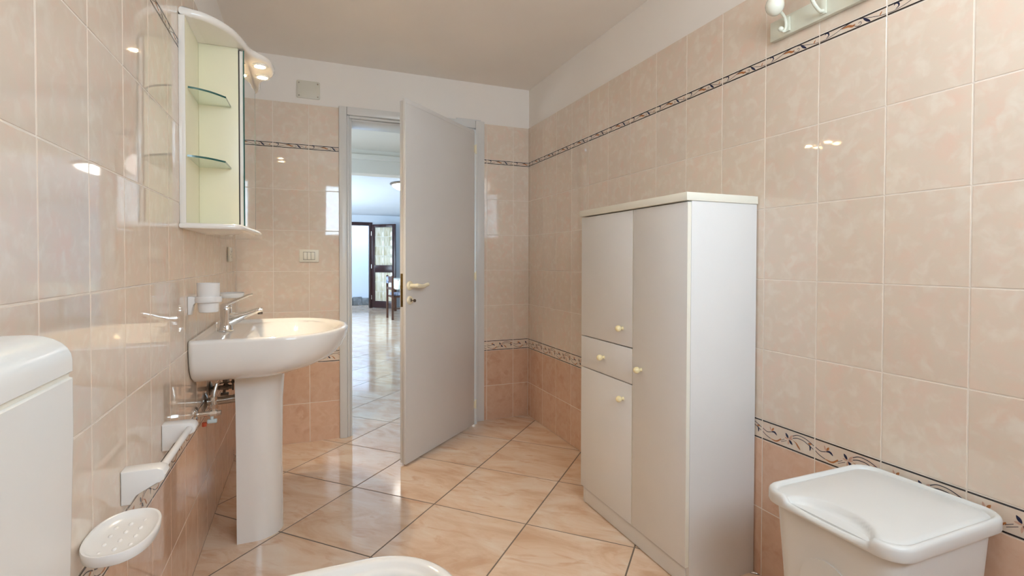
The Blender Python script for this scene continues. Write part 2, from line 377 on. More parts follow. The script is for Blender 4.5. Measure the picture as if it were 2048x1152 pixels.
TN = {'beige': 'beige_tile', 'terracotta': 'terracotta_tile', 'wide_border': 'floral_border_tile', 'narrow_border': 'vine_border_tile'}
def lay(wall, cols, place, rz, skip=None):
    """cols: joint centres in viewing order; place(s, z) -> world point of the lower-left tile corner"""
    for a, b in zip(cols[:-1], cols[1:]):
        if abs(b-a) < 0.012: continue
        for z0_, z1_, kind in ROWS:
            zz0 = z0_+(J/2 if z0_ > 0 else 0.001); zz1 = z1_-J/2
            if skip and skip(min(a, b), max(a, b), z0_, z1_): continue
            wd = abs(b-a)-J
            me = tile_mesh(wd, zz1-zz0, kind)
            o = bpy.data.objects.new(TN[kind], me); COL.objects.link(o); o.parent = wall
            sgn = 1 if b > a else -1
            o.location = place(a+sgn*J/2, zz0)
            tl = random.uniform(-1, 1)*0.0012
            o.rotation_euler = (tl, 0, rz+random.uniform(-1, 1)*0.0012)

def cuts(start, lo, hi, step=TW):
    k0 = math.ceil((lo+0.006-start)/step); xs = [lo]
    while start+k0*step < hi-0.006: xs.append(start+k0*step); k0 += 1
    return xs+[hi]

lay(wall_left, cuts(1.0003, REAR, D), lambda s, z: (-L, s, z), PI/2)
lay(wall_right, list(reversed(cuts(1.3454, REAR, D))), lambda s, z: (W, s, z), -PI/2)
lay(wall_back, [-L, -L+TW, -L+2*TW, 0.215], lambda s, z: (s, D, z), 0)
lay(wall_back, [1.172, 1.2055, 1.409, W], lambda s, z: (s, D, z), 0)
lay(wall_rear, list(reversed(cuts(W, -L, W))), lambda s, z: (s, REAR, z), PI, skip=lambda a, b, c, d: b > WIN[0]+0.01 and a < WIN[1]-0.01 and d > WIN[2]+0.01 and c < WIN[3]-0.01)
# grout bed behind the tiles
gx = 0.0009
bm = nb(); box(bm, -L-G, -L-gx, REAR-G, D+G, 0, ZT); obj('grout_bed', bm, 'grout', wall_left, smooth=False)
bm = nb(); box(bm, W+gx, W+G, REAR-G, D+G, 0, ZT); obj('grout_bed', bm, 'grout', wall_right, smooth=False)
bm = nb(); box(bm, -L-gx, 0.25, D+gx, D+G, 0, ZT); box(bm, 1.14, W+gx, D+gx, D+G, 0, ZT); obj('grout_bed', bm, 'grout', wall_back, smooth=False)
bm = nb(); box(bm, -L, WIN[0], REAR-G, REAR-gx, 0, ZT); box(bm, WIN[1], W, REAR-G, REAR-gx, 0, ZT); box(bm, WIN[0], WIN[1], REAR-G, REAR-gx, 0, WIN[2]); obj('grout_bed', bm, 'grout', wall_rear, smooth=False)

# ------------------------------------------------------------------ floor
FX0, FX1 = HL, HR
bm = nb(); box(bm, -L-G-T, W+G+T, REAR-T, D+0.05, -0.08, -0.0009); box(bm, HL-0.1, HR+0.1, D+0.05, 14.0, -0.08, -0.0009)
floor = struct('floor', bm, 'grout_floor', 'diagonally laid beige marbled tile floor running through the doorway', 'floor', smooth=False)
HD, VX, VY = 0.3275, 0.230, 2.653
def clip(poly, ax, val, keep_less):
    out = []
    for i in range(len(poly)):
        p, q = poly[i], poly[(i+1) % len(poly)]
        ip = (p[ax] <= val) == keep_less; iq = (q[ax] <= val) == keep_less
        if ip: out.append(p)
        if ip != iq:
            t = (val-p[ax])/(q[ax]-p[ax]); out.append(tuple(p[d]+(q[d]-p[d])*t for d in range(2)))
    return out
def slab_mesh(poly, name):
    bm = nb(); cx = sum(p[0] for p in poly)/len(poly); cy_ = sum(p[1] for p in poly)/len(poly)
    R0 = [(x, y, -0.008) for x, y in poly]; R1 = [(x, y, -0.0008) for x, y in poly]
    R2 = []
    for x, y in poly:
        d = math.hypot(x-cx, y-cy_) or 1; k = max(0, 1-0.0018/d); R2.append((cx+(x-cx)*k, cy_+(y-cy_)*k, 0))
    loft(bm, [R0, R1, R2], True, False, True)
    bmesh.ops.recalc_face_normals(bm, faces=bm.faces[:])
    me = bpy.data.meshes.new(name); bm.to_mesh(me); bm.free(); me.materials.append(MT['floor']); return me
hs = HD/math.sqrt(2)-0.0029
full = [(-hs, -hs), (hs, -hs), (hs, hs), (-hs, hs)]
FULL = slab_mesh(full, 'floor_tile')
c45 = math.sqrt(0.5)
for i in range(-8, 16):
    for j in range(-12, 36):
        if (i+j) % 2 == 0: continue
        cx, cy_ = VX+i*HD, VY+j*HD
        if cy_ < D+0.05: lo, hi = -L, W
        else: lo, hi = -0.75, 3.1
        if cx < lo-HD or cx > hi+HD or cy_ < REAR-HD or cy_ > 13.9: continue
        # local axes turned -45 degrees, so local x runs towards (+x, -y)
        Wp = [(cx+(u*c45+v*c45), cy_+(-u*c45+v*c45)) for u, v in full]
        P = Wp
        for ax, val, less in ((0, lo, False), (0, hi, True), (1, REAR, False), (1, 13.75, True)):
            if P: P = clip(P, ax, val, less)
        if len(P) < 3: continue
        area = abs(sum(P[k][0]*P[(k+1) % len(P)][1]-P[(k+1) % len(P)][0]*P[k][1] for k in range(len(P))))/2
        if area < 0.002: continue
        if area > 4*hs*hs*0.999: me = FULL
        else: me = slab_mesh([((x-cx)*c45-(y-cy_)*c45, (x-cx)*c45+(y-cy_)*c45) for x, y in P], 'floor_tile')
        o = bpy.data.objects.new('floor_tile', me); COL.objects.link(o); o.parent = floor
        o.location = (cx, cy_, random.uniform(-0.0001, 0.0001)); o.rotation_euler = (random.uniform(-1, 1)*0.0006, random.uniform(-1, 1)*0.0006, -PI/4)

# ------------------------------------------------------------------ bathroom window (behind the viewer)
win = struct_empty('window_1', 'white framed window high in the tiled wall, widened for more daylight', 'window', (WIN[0], REAR-0.05, WIN[2]))
x0, x1, z0, z1 = WIN
bm = nb()
for a in ((x0, x0+0.05, z0, z1), (x1-0.05, x1, z0, z1), (x0+0.05, x1-0.05, z0, z0+0.05), (x0+0.05, x1-0.05, z1-0.05, z1)): box(bm, a[0], a[1], REAR-0.08, REAR-0.03, a[2], a[3], 0.004)
box(bm, (x0+x1)/2-0.03, (x0+x1)/2+0.03, REAR-0.08, REAR-0.03, z0+0.05, z1-0.05, 0.004)
obj('window_frame', bm, 'lacquer', win)
for a, b in ((x0+0.05, (x0+x1)/2-0.03), ((x0+x1)/2+0.03, x1-0.05)):
    bm = nb(); box(bm, a, b, REAR-0.058, REAR-0.054, z0+0.05, z1-0.05); obj('pane', bm, 'glass', win, smooth=False)

# ------------------------------------------------------------------ bathroom door
door = struct_empty('door_1', 'grey painted door standing half open into the bathroom', 'door', (1.09, D, 0))
FT = 2.127                           # top of the frame
def archi(x0_, x1_, z0_, z1_, nm='architrave'):
    bm = nb(); box(bm, x0_, x1_, D-0.016, D+0.012, z0_, z1_, 0.005, 2); return obj(nm, bm, 'framepaint', door)
archi(0.204, 0.252, 0.0, FT); archi(1.116, 1.182, 0.0, FT); archi(0.2525, 1.1155, 2.075, FT)
bm = nb(); box(bm, 0.2525, 0.268, D-0.004, D+0.03, 0, 2.0745, 0.003); box(bm, 0.266, 0.283, D+0.012, D+WALLT+0.01, 0, 2.06, 0.003); obj('jamb', bm, 'framepaint', door)
bm = nb(); box(bm, 1.100, 1.1155, D-0.004, D+0.03, 0, 2.0745, 0.003); box(bm, 1.092, 1.102, D+0.012, D+WALLT+0.01, 0, 2.06, 0.003); obj('jamb', bm, 'framepaint', door)
bm = nb(); box(bm, 0.2685, 1.0995, D-0.004, D+0.03, 2.058, 2.0745, 0.003); box(bm, 0.2835, 1.0915, D+0.012, D+WALLT+0.01, 2.045, 2.0575, 0.003); obj('head_lining', bm, 'framepaint', door)
bm = nb(); box(bm, 1.0935, 1.1095, 3.353, D-0.0045, 0.002, 2.05, 0.002); obj('hinge_gap_blocker', bm, 'framepaint', door)  # added to stop hall light leaking through the hinge gap
# flaked filler line over the frame
bm = nb(); box(bm, 0.98, 1.16, D-0.002, D+0.009, FT+0.0005, FT+0.012, 0.003); obj('filler_strip', bm, 'framepaint', door)
PH = Vector((1.09, 3.342, 0)); DV = Vector((0.73275, 0.68050, 0)); NV = Vector((0.68050, -0.73275, 0))
LX = Matrix.Identity(4)              # leaf space: x = away from hinge, y = behind the face, z = up
for i in range(3):
    LX[i][0] = -DV[i]; LX[i][1] = -NV[i]; LX[i][3] = PH[i]
bm = nb(); box(bm, 0.004, 0.786, 0.0, 0.020, 0.010, 2.036, 0.003); box(bm, 0.010, 0.776, 0.0202, 0.046, 0.012, 2.026, 0.002)
leaf = obj('leaf', bm, 'doorpaint', door, xf=LX)
bm = nb(); box(bm, 0.03, 0.784, -0.0016, 0.0, 2.010, 2.034, 0.0006); obj('top_strip', bm, 'doorpaint', leaf, xf=LX)
bm = nb(); box(bm, 0.776, 0.7772, 0.026, 0.041, 0.885, 1.070, 0.0003); obj('lock_plate', bm, 'brass', leaf, xf=LX)
bm = nb(); box(bm, 0.7770, 0.784, 0.029, 0.038, 0.985, 1.005, 0.001); obj('latch_bolt', bm, 'brass', leaf, xf=LX)
bm = nb(); lathe(bm, [(0.026, 0.0), (0.026, -0.006), (0.022, -0.010), (0.013, -0.011)], (0.752, 0, 1.003), 'y', 28)
hd = obj('handle', bm, 'cream', leaf, xf=LX)
pts = catmull([(0.752, -0.010, 1.003), (0.752, -0.036, 1.003), (0.742, -0.046, 1.003), (0.715, -0.049, 0.999), (0.685, -0.048, 0.998), (0.655, -0.046, 1.004), (0.636, -0.046, 1.007)], 5)
bm = nb(); tube(bm, pts, [0.0115 if p[0] > 0.746 else 0.0135-0.0035*min(1, (0.746-p[0])/0.11) for p in pts], 14); obj('lever', bm, 'cream', hd, xf=LX)
bm = nb(); lathe(bm, [(0.024, 0.0), (0.024, -0.006), (0.020, -0.010), (0.004, -0.0105)], (0.752, 0, 0.922), 'y', 28)
es = obj('escutcheon', bm, 'cream', leaf, xf=LX)
bm = nb(); tube(bm, [(0.752, -0.010, 0.922), (0.752, -0.030, 0.921)], 0.0025, 10); lathe(bm, [(0.009, -0.0015), (0.009, 0.0015)], (0.752, -0.036, 0.921), 'x', 14); box(bm, 0.748, 0.756, -0.0125, -0.0105, 0.913, 0.931)
obj('key', bm, 'steel', es, xf=LX)
for zc in (1.912, 1.038, 0.149):
    bm = nb(); lathe(bm, [(0.0055, -0.032), (0.006, -0.030), (0.006, 0.030), (0.0055, 0.032)], (-0.002, -0.004, zc), 'z', 12)
    box(bm, 0.003, 0.016, -0.001, 0.001, zc-0.024, zc+0.024)
    obj('hinge', bm, 'cream', door, xf=LX)

# ------------------------------------------------------------------ added fill lamp (above the viewer, unseen, brightens the bathroom)
bl = thing('added_fill_lamp', 'added unseen globe lamp that brightens the bathroom', 'lamp', (0.85, 0.40, H))
bm = nb(); lathe(bm, [(0.05, 0.0), (0.055, -0.004), (0.045, -0.022), (0.012, -0.028)], (0.85, 0.40, H-0.0006), 'z', 32); obj('ceiling_rose', bm, 'lacquer', bl)
bm = nb(); tube(bm, [(0.85, 0.40, H-0.02), (0.85, 0.40, 2.245)], 0.007, 12); obj('stem', bm, 'chrome', bl)
bm = nb(); ball(bm, (0.85, 0.40, 2.15), 0.11, 32, 18); obj('globe', bm, 'filllamp', bl)

# ------------------------------------------------------------------ washbasin and pedestal
BX, BY, RZ = -0.3795, 2.392, 0.858
def basin_outline(front, half, xb, xs=-0.08, n=40, rr=0.02):
    """plan outline, from the near back corner round the front to the far back corner"""
    pts = []
    a = front-xs
    for i in range(4): pts.append((xb+rr*(1-math.cos(i/4*PI/2)), -half+rr*(1-math.sin(i/4*PI/2)) if False else -half+rr*(1-math.sin(i/4*PI/2))))
    for i in range(7): pts.append((xb+rr+(xs-xb-rr)*i/7, -half))
    for i in range(n+1):
        t = -PI/2+PI*i/n
        pts.append((xs+a*math.cos(t), half*math.sin(t)))
    for i in range(1, 8): pts.append((xs+(xb+rr-xs)*i/7, half))
    for i in range(1, 5): pts.append((xb+rr*(1-math.sin(i/4*PI/2)), half-rr*(1-math.cos(i/4*PI/2))))
    return pts
basin = thing('washbasin', 'white ceramic pedestal washbasin beneath the mirror cabinet', 'washbasin', (-0.2, BY, 0))
rings = []
def ring(front, half, xb, z, xs=-0.08, rr=0.02): rings.append([(x, BY+y, z) for x, y in basin_outline(front, half, xb, xs, rr=rr)])
# outside, from the bottom up
ring(-0.10, 0.12, BX, 0.680, -0.20); ring(-0.06, 0.19, BX, 0.685, -0.19); ring(0.012, 0.262, BX, 0.700, -0.17); ring(0.078, 0.305, BX, 0.722, -0.14)
ring(0.126, 0.326, BX, 0.749, -0.11); ring(0.155, 0.337, BX, 0.782, -0.09); ring(0.172, 0.342, BX, 0.820, -0.08); ring(0.178, 0.343, BX, 0.845, -0.08)
# rim
ring(0.177, 0.342, BX, 0.853); ring(0.172, 0.337, BX+0.003, 0.858); ring(0.164, 0.329, BX+0.010, 0.860); ring(0.151, 0.316, BX+0.02, 0.858); ring(0.137, 0.308, BX+0.03, 0.852)
# inside: the tap deck, then the bowl
def ring_in(front, half, xb, z, xs, rr): ring(front, half, xb, z, xs, rr)
ring(0.132, 0.303, BX+0.036, 0.848, -0.08)
ring(0.128, 0.297, -0.225, 0.846, -0.06, 0.09); ring(0.122, 0.286, -0.212, 0.838, -0.05, 0.12); ring(0.108, 0.262, -0.198, 0.808, -0.05, 0.13)
ring(0.082, 0.215, -0.178, 0.768, -0.05, 0.11); ring(0.045, 0.145, -0.150, 0.738, -0.05, 0.07); ring(-0.005, 0.06, -0.105, 0.727, -0.06, 0.03); ring(-0.035, 0.022, -0.085, 0.725, -0.062, 0.012)
bm = nb(); loft(bm, rings, True, True, True)
bw = obj('basin', bm, 'ceramic', basin, angle=60)
bm = nb(); lathe(bm, [(0.0, 0.0015), (0.012, 0.003), (0.020, 0.003), (0.024, 0.0), (0.024, -0.004)], (-0.060, BY, 0.7275), 'z', 24, cap=False); obj('drain', bm, 'chrome', bw)
bm = nb(); lathe(bm, [(0.009, 0.0), (0.009, 0.003), (0.006, 0.004)], (-0.187, BY, 0.800), 'x', 18); obj('overflow_ring', bm, 'chrome', bw)
# pedestal: half shell open to the wall
def ped(z, r, xc, xb):
    out = [(xb, BY-r), ] + [(xc+r*math.cos(-PI/2+PI*i/24), BY+r*math.sin(-PI/2+PI*i/24)) for i in range(25)] + [(xb, BY+r)]
    ri = r-0.016
    inn = [(xb, BY+ri)] + [(xc+ri*math.cos(PI/2-PI*i/24), BY+ri*math.sin(PI/2-PI*i/24)) for i in range(25)] + [(xb, BY-ri)]
    return [(x, y, z) for x, y in out+inn]
bm = nb(); R = [ped(0.0, 0.108, -0.198, -0.257), ped(0.02, 0.108, -0.198, -0.257), ped(0.30, 0.108, -0.200, -0.257), ped(0.55, 0.112, -0.201, -0.258), ped(0.66, 0.118, -0.200, -0.260), ped(0.70, 0.122, -0.200, -0.260)]
loft(bm, R, True, True, True); obj('pedestal', bm, 'ceramic', basin, angle=40)

# ------------------------------------------------------------------ faucet
fx, fy, fz = -0.303, BY, 0.8485
fc = thing('faucet', 'chrome single lever mixer tap on the washbasin', 'faucet', (fx, fy, fz))
bm = nb(); lathe(bm, [(0.027, 0), (0.027, 0.005), (0.024, 0.009), (0.0225, 0.03), (0.0215, 0.075), (0.0215, 0.092), (0.020, 0.097)], (fx, fy, fz), 'z', 28); obj('body', bm, 'chrome', fc)
def rect_ring(c, t, wd, ht, n=16):
    t = Vector(t).normalized(); s_ = Vector((0, 1, 0)); u_ = s_.cross(t)*-1
    return [Vector(c)+s_*wd*math.copysign(abs(math.cos(2*PI*k/n))**0.7, math.cos(2*PI*k/n))+u_*ht*math.copysign(abs(math.sin(2*PI*k/n))**0.7, math.sin(2*PI*k/n)) for k in range(n)]
bm = nb()
loft(bm, [rect_ring((fx+0.004, fy, fz+0.046), (1, 0, -0.1), 0.018, 0.036), rect_ring((fx+0.022, fy, fz+0.048), (1, 0, 0.0), 0.018, 0.030), rect_ring((fx+0.045, fy, fz+0.055), (1, 0, 0.2), 0.017, 0.020),
          rect_ring((fx+0.075, fy, fz+0.066), (1, 0, 0.35), 0.016, 0.013), rect_ring((fx+0.105, fy, fz+0.077), (1, 0, 0.32), 0.0155, 0.011), rect_ring((fx+0.130, fy, fz+0.084), (1, 0, 0.15), 0.015, 0.0105), rect_ring((fx+0.138, fy, fz+0.084), (1, 0, 0), 0.012, 0.007)], True, True, True)
sp = obj('spout', bm, 'chrome', fc, angle=50)
bm = nb(); lathe(bm, [(0.010, -0.006), (0.010, 0.004), (0.0085, 0.005)], (fx+0.127, fy, fz+0.071), 'z', 18); obj('aerator', bm, 'steel', sp)
bm = nb(); ball(bm, (fx, fy, fz+0.100), 0.0225, 20, 10, sz=0.75)
loft(bm, [rect_ring((fx-0.004, fy, fz+0.106), (1, 0, 0.3), 0.018, 0.010), rect_ring((fx+0.020, fy, fz+0.118), (1, 0, 0.42), 0.0165, 0.008), rect_ring((fx+0.055, fy, fz+0.133), (1, 0, 0.40), 0.013, 0.0055), rect_ring((fx+0.085, fy, fz+0.146), (1, 0, 0.35), 0.011, 0.005), rect_ring((fx+0.100, fy, fz+0.150), (1, 0, 0.1), 0.009, 0.004)], True, True, True)
obj('lever', bm, 'chrome', fc, angle=50)
bm = nb(); tube(bm, [(fx-0.034, fy, fz-0.002), (fx-0.034, fy, fz+0.030)], 0.0025, 10); ball(bm, (fx-0.034, fy, fz+0.034), 0.006, 12, 8); obj('popup_knob', bm, 'chrome', fc)

# ------------------------------------------------------------------ plumbing behind the pedestal
def valve(y, z, label, ma, flip):
    t = thing('angle_valve', label, 'valve', (-L, y, z))
    bm = nb(); lathe(bm, [(0.030, 0.0), (0.030, 0.003), (0.022, 0.010), (0.012, 0.012)], (-L, y, z), 'x', 24); obj('rosette', bm, ma, t)
    bm = nb(); tube(bm, [(-L+0.010, y, z), (-L+0.085, y, z)], 0.0095, 14); lathe(bm, [(0.013, 0.0), (0.013, 0.022)], (-L+0.050, y, z), 'x', 8); obj('body', bm, ma, t)
    bm = nb(); tube(bm, [(-L+0.062, y, z+0.006), (-L+0.062, y, z+0.048)], 0.0085, 12); lathe(bm, [(0.0125, 0), (0.0125, 0.016)], (-L+0.062, y, z+0.018), 'z', 6); lathe(bm, [(0.0105, 0), (0.0105, 0.013)], (-L+0.062, y, z+0.048), 'z', 6); obj('compression_nut', bm, ma, t)
    bm = nb(); tube(bm, [(-L+0.055, y, z-0.008), (-L+0.055, y, z-0.022)], 0.006, 10); box(bm, -L+0.040, -L+0.072, y-0.008, y+0.008, z-0.036, z-0.022, 0.003); obj('handle', bm, 'bluegrey' if flip else ma, t)
    p = catmull([(-L+0.062, y, z+0.058), (-L+0.063, y+0.004, z+0.075), (-L+0.070, y+(0.014 if flip else -0.01), 0.674)], 6)
    bm = nb(); tube(bm, p, 0.0065, 12); obj('hose', bm, 'dullchrome' if flip else 'steel', t)
    return t
va = valve(2.183, 0.566, 'shiny chrome angle valve with pale square handle under the washbasin', 'chrome', True)
bm = nb(); lathe(bm, [(0.008, 0), (0.008, 0.014)], (-L+0.03, 2.183, 0.520), 'z', 12); obj('cap', bm, 'red', va)
valve(2.505, 0.590, 'dark metal angle valve on the wall behind the waste pipe', 'steel', False)  # whole valve in dark steel
wp = thing('waste_pipe', 'thick chrome waste pipe running from the wall into the pedestal', 'pipe', (-L, BY, 0.565))
bm = nb(); lathe(bm, [(0.040, 0), (0.040, 0.003), (0.030, 0.010), (0.019, 0.012)], (-L, BY, 0.560), 'x', 26); obj('rosette', bm, 'dullchrome', wp)
bm = nb(); tube(bm, catmull([(-L+0.008, BY, 0.560), (-0.30, BY, 0.563), (-0.235, BY, 0.572), (-0.20, BY, 0.60), (-0.195, BY, 0.655)], 5), 0.0165, 16); obj('pipe', bm, 'dullchrome', wp)
bm = nb(); lathe(bm, [(0.022, 0), (0.022, 0.022)], (-0.262, BY, 0.568), 'x', 16); obj('coupling', bm, 'rubber', wp)
pr = thing('popup_rod', 'thin dark linkage rod hanging below the washbasin', 'rod', (-0.29, 2.44, 0.60))
bm = nb(); tube(bm, [(-0.285, 2.44, 0.590), (-0.285, 2.44, 0.674)], 0.003, 8); obj('rod', bm, 'steel', pr)
bm = nb(); tube(bm, [(-0.335, 2.44, 0.622), (-0.275, 2.44, 0.626)], 0.0028, 8); ball(bm, (-0.285, 2.44, 0.625), 0.008, 10, 6); obj('clamp', bm, 'steel', pr)

# ------------------------------------------------------------------ mirror cabinet
mc = thing('mirror_cabinet', 'white mirror cabinet with pale yellow open shelves and lit canopy above the washbasin', 'cabinet', (-L, 2.41, 1.246))
CM = 2.41                                 # centre line
bm = nb(); box(bm, -L+0.0005, -0.362, 1.962, 2.858, 1.264, 1.945, 0.001); bp_ = obj('back_panel', bm, 'creamlam', mc)
for y in (1.9605, 2.8595):
    bm = nb(); box(bm, -L+0.0005, -0.3615, y-0.0013, y+0.0013, 1.264, 1.945, 0.0005); obj('edge_strip', bm, 'lacquer', bp_)
for s in (-1, 1):
    y = CM+s*0.214
    bm = nb(); box(bm, -0.3615, -0.231, y-0.008, y+0.008, 1.264, 1.945, 0.001); obj('side_panel', bm, 'creamlam', mc)
bm = nb(); box(bm, -0.2308, -0.2267, CM-0.218, CM+0.218, 1.268, 1.940); obj('gap_shade_strip', bm, 'rubber', mc, smooth=False)  # dark strip painting the shade of the gap behind the mirror door
bm = nb(); box(bm, -0.2265, -0.214, CM-0.222, CM+0.222, 1.268, 1.936, 0.001); md = obj('mirror_door', bm, 'lacquer', mc)
bm = nb(); box(bm, -0.2138, -0.2100, CM-0.224, CM+0.224, 1.266, 1.938, 0.0004); mg = obj('mirror_glass', bm, 'mirror', md, smooth=False)
for s in (-1, 1):
    bm = nb(); box(bm, -0.2142, -0.2096, CM+s*0.2250-0.0011, CM+s*0.2250+0.0011, 1.266, 1.938); obj('glass_edge', bm, 'glassedge', mg, smooth=False)
def board(pts_half, z0_, z1_, name, r=0.012, far_half=None):
    """symmetrical board from half outline (x, dy from centre), bull-nosed front edge"""
    near = [(x, CM-dy) for x, dy in pts_half]; far = [(x, CM+dy) for x, dy in reversed(far_half or pts_half)]
    poly = near+far[1:] if near[-1] == far[0] else near+far
    n = len(poly)
    # inward offset along the normal
    def inset(d):
        out = []
        for i, (x, y) in enumerate(poly):
            a, b = poly[(i-1) % n], poly[(i+1) % n]
            tx, ty = b[0]-a[0], b[1]-a[1]; l = math.hypot(tx, ty) or 1
            out.append((max(-L+0.0005, x-ty/l*d), y+tx/l*d))
        return out
    zc, hh = (z0_+z1_)/2, (z1_-z0_)/2; rings = []
    for i in range(9):
        t = -PI/2+PI*i/8
        ins = inset(r*(1-math.cos(t)))
        rings.append([(x, y, zc+hh*math.sin(t)) for x, y in ins])
    bm = nb(); loft(bm, rings, True, True, True); return obj(name, bm, 'lacquer', mc, angle=50)
bot = catmull([(-0.262, 0.462), (-0.232, 0.458), (-0.205, 0.445), (-0.195, 0.41), (-0.190, 0.34), (-0.182, 0.22), (-0.174, 0.11), (-0.171, 0.0)], 5)
board([(-L+0.0005, 0.464)]+bot, 1.246, 1.2635, 'bottom_board', 0.006)
top = catmull([(-0.345, 0.446), (-0.307, 0.432), (-0.264, 0.390), (-0.229, 0.328), (-0.206, 0.250), (-0.197, 0.205), (-0.186, 0.168), (-0.168, 0.140), (-0.146, 0.112), (-0.125, 0.070), (-0.116, 0.0)], 5)
topf = catmull([(-0.345, 0.440), (-0.300, 0.425), (-0.250, 0.395), (-0.208, 0.345), (-0.193, 0.290), (-0.188, 0.240), (-0.182, 0.190), (-0.168, 0.145), (-0.146, 0.112), (-0.125, 0.070), (-0.116, 0.0)], 5)
canopy = board([(-L+0.0005, 0.448)]+top, 1.9455, 1.974, 'canopy', 0.012, [(-L+0.0005, 0.442)]+topf)
for dy in (-0.064, 0.072):
    bm = nb(); lathe(bm, [(0.021, 0.0), (0.030, 0.0005), (0.031, 0.004), (0.029, 0.006)], (-0.168, CM+dy, 1.9395), 'z', 28, cap=False); lathe(bm, [(0.021, 0.0), (0.020, 0.004)], (-0.168, CM+dy, 1.9395), 'z', 28, cap=False); sl = obj('spotlight', bm, 'lacquer', canopy)
    bm = nb(); lathe(bm, [(0.0005, 0.0), (0.0205, 0.0)], (-0.168, CM+dy, 1.9415), 'z', 24); obj('bulb', bm, 'bulb', sl, smooth=False)
    ld = bpy.data.lights.new('spotlight_beam', 'SPOT'); ld.energy = 21; ld.color = (1.0, 0.80, 0.55); ld.spot_size = math.radians(125); ld.spot_blend = 0.7; ld.shadow_soft_size = 0.018
    lo = bpy.data.objects.new('spotlight_beam', ld); COL.objects.link(lo); lo.location = (-0.168, CM+dy, 1.935); lo.parent = None
for zc, yn in ((1.720, 1.990), (1.488, 1.972)):
    for s in (-1, 1):
        mir = (lambda y: y) if s == -1 else (lambda y: 2*CM-y)
        curve = catmull([(-0.360, yn), (-0.330, yn+0.010), (-0.295, yn+0.034), (-0.258, yn+0.078)], 6)
        poly = [(-0.3612, 2.187)]+[(x, y) for x, y in curve]+[(-0.256, 2.187)]
        bm = nb(); prism(bm, [(x, mir(y)) for x, y in poly], lambda u, v, h: (u, v, h), zc-0.003, zc+0.003)
        gs = obj('glass_shelf', bm, 'shelfglass', mc, smooth=False)
        # polished dark edge round the free sides
        run = curve+[(-0.256, 2.187)]
        bm = nb(); v0 = []
        for x, y in run: v0.append(((x+0.0008, mir(y-0.0008 if x > -0.34 else y-0.0010))))
        loft(bm, [[(x, y, zc-0.0032) for x, y in v0], [(x, y, zc+0.0032) for x, y in v0]], False); obj('glass_edge', bm, 'glassedge', gs, smooth=False)

# ------------------------------------------------------------------ tumbler and soap dishes
th = thing('tumbler_holder', 'white plastic wall holder with ring around the tumbler', 'holder', (-L, 2.083, 0.95))
bm = nb(); prism(bm, [(0.0005, -0.056), (0.0005, 0.008), (0.014, 0.008), (0.030, 0.004), (0.030, -0.012), (0.016, -0.018), (0.010, -0.056)], lambda u, v, h: (-L+u, 2.083+h, 1.005+v), -0.014, 0.014, 0.002); obj('bracket', bm, 'plastic', th)
cxx = -L+0.062
bm = nb(); n = 36
loft(bm, [[(cxx+r*math.cos(2*PI*k/n), 2.083+r*math.sin(2*PI*k/n), z) for k in range(n)] for r, z in ((0.0355, 0.992), (0.0415, 0.992), (0.043, 1.000), (0.0415, 1.012), (0.0355, 1.012), (0.0355, 0.992))], True); obj('ring', bm, 'plastic', th)
tb = thing('tumbler', 'plain white plastic toothbrush tumbler set in the wall ring', 'tumbler', (cxx, 2.083, 0.956))
bm = nb(); lathe(bm, [(0.0005, 0.956), (0.029, 0.956), (0.031, 0.958), (0.0352, 1.010), (0.0362, 1.060), (0.0345, 1.060), (0.0335, 1.010), (0.029, 0.962), (0.0005, 0.961)], (cxx, 2.083, 0), 'z', 36); obj('cup', bm, 'plastic', tb)
def soap_dish(cx, cy_, z, hx, hy, label, studs):
    t = thing('soap_dish', label, 'soap dish', (-L, cy_, z-0.03))
    def sup(kx, ky, n=56):
        out = []
        for k in range(n):
            a = 2*PI*k/n; c, s = math.cos(a), math.sin(a)
            ex = 1.0/ (abs(c)**2.35+abs(s)**2.35)**(1/2.35)
            px = cx+kx*c*ex; out.append((max(-L+0.0006, px), cy_+ky*s*ex))
        return out
    bm = nb(); rings = []
    for (d, zz) in ((0.030, -0.023), (0.008, -0.022), (0.002, -0.018), (0.0, -0.002), (0.001, 0.0005), (0.003, 0.001), (0.006, -0.001), (0.013, -0.007), (0.030, -0.010), (0.05, -0.0105)):
        rings.append([(x, y, z+zz) for x, y in sup(hx-min(d, hx*0.8), hy-min(d, hy*0.8))])
    loft(bm, rings, True, True, True); dsh = obj('dish', bm, 'plastic', t, angle=50)
    if studs:
        for i in range(-2, 2):
            for j in range(-1, 2):
                bm = nb(); ball(bm, (cx+j*0.022, cy_+(i+0.5)*0.032+j*0.008, z-0.0105), 0.005, 10, 6, sx=0.8, sy=1.4, sz=0.5); obj('stud', bm, 'plastic', dsh)
    return t
soap_dish(-L+0.0575, 1.168, 0.624, 0.057, 0.093, 'white plastic soap dish with raised studs beside the towel bar', True)
soap_dish(-L+0.056, 2.735, 0.987, 0.0555, 0.075, 'white plastic soap dish on the wall behind the faucet', False)

# ------------------------------------------------------------------ towel bar
tw = thing('towel_bar', 'short white plastic towel bar with two angled brackets', 'towel bar', (-L, 1.55, 0.63))
prof = [(0.0005, -0.075), (0.0005, 0.0), (0.069, 0.0), (0.080, -0.005), (0.085, -0.016), (0.081, -0.028), (0.072, -0.034), (0.040, -0.045), (0.033, -0.049), (0.028, -0.056), (0.018, -0.075)]
for y, s in ((1.359, 1), (1.752, -1)):
    bm = nb(); prism(bm, prof, lambda u, v, h: (-L+u, y+s*h, 0.669+v), 0.0, 0.044, 0.003, 2); obj('bracket', bm, 'plastic', tw, angle=30)
bm = nb(); tube(bm, [(-L+0.068, 1.400, 0.652), (-L+0.068, 1.715, 0.652)], 0.0085, 18); obj('bar', bm, 'plastic', tw)

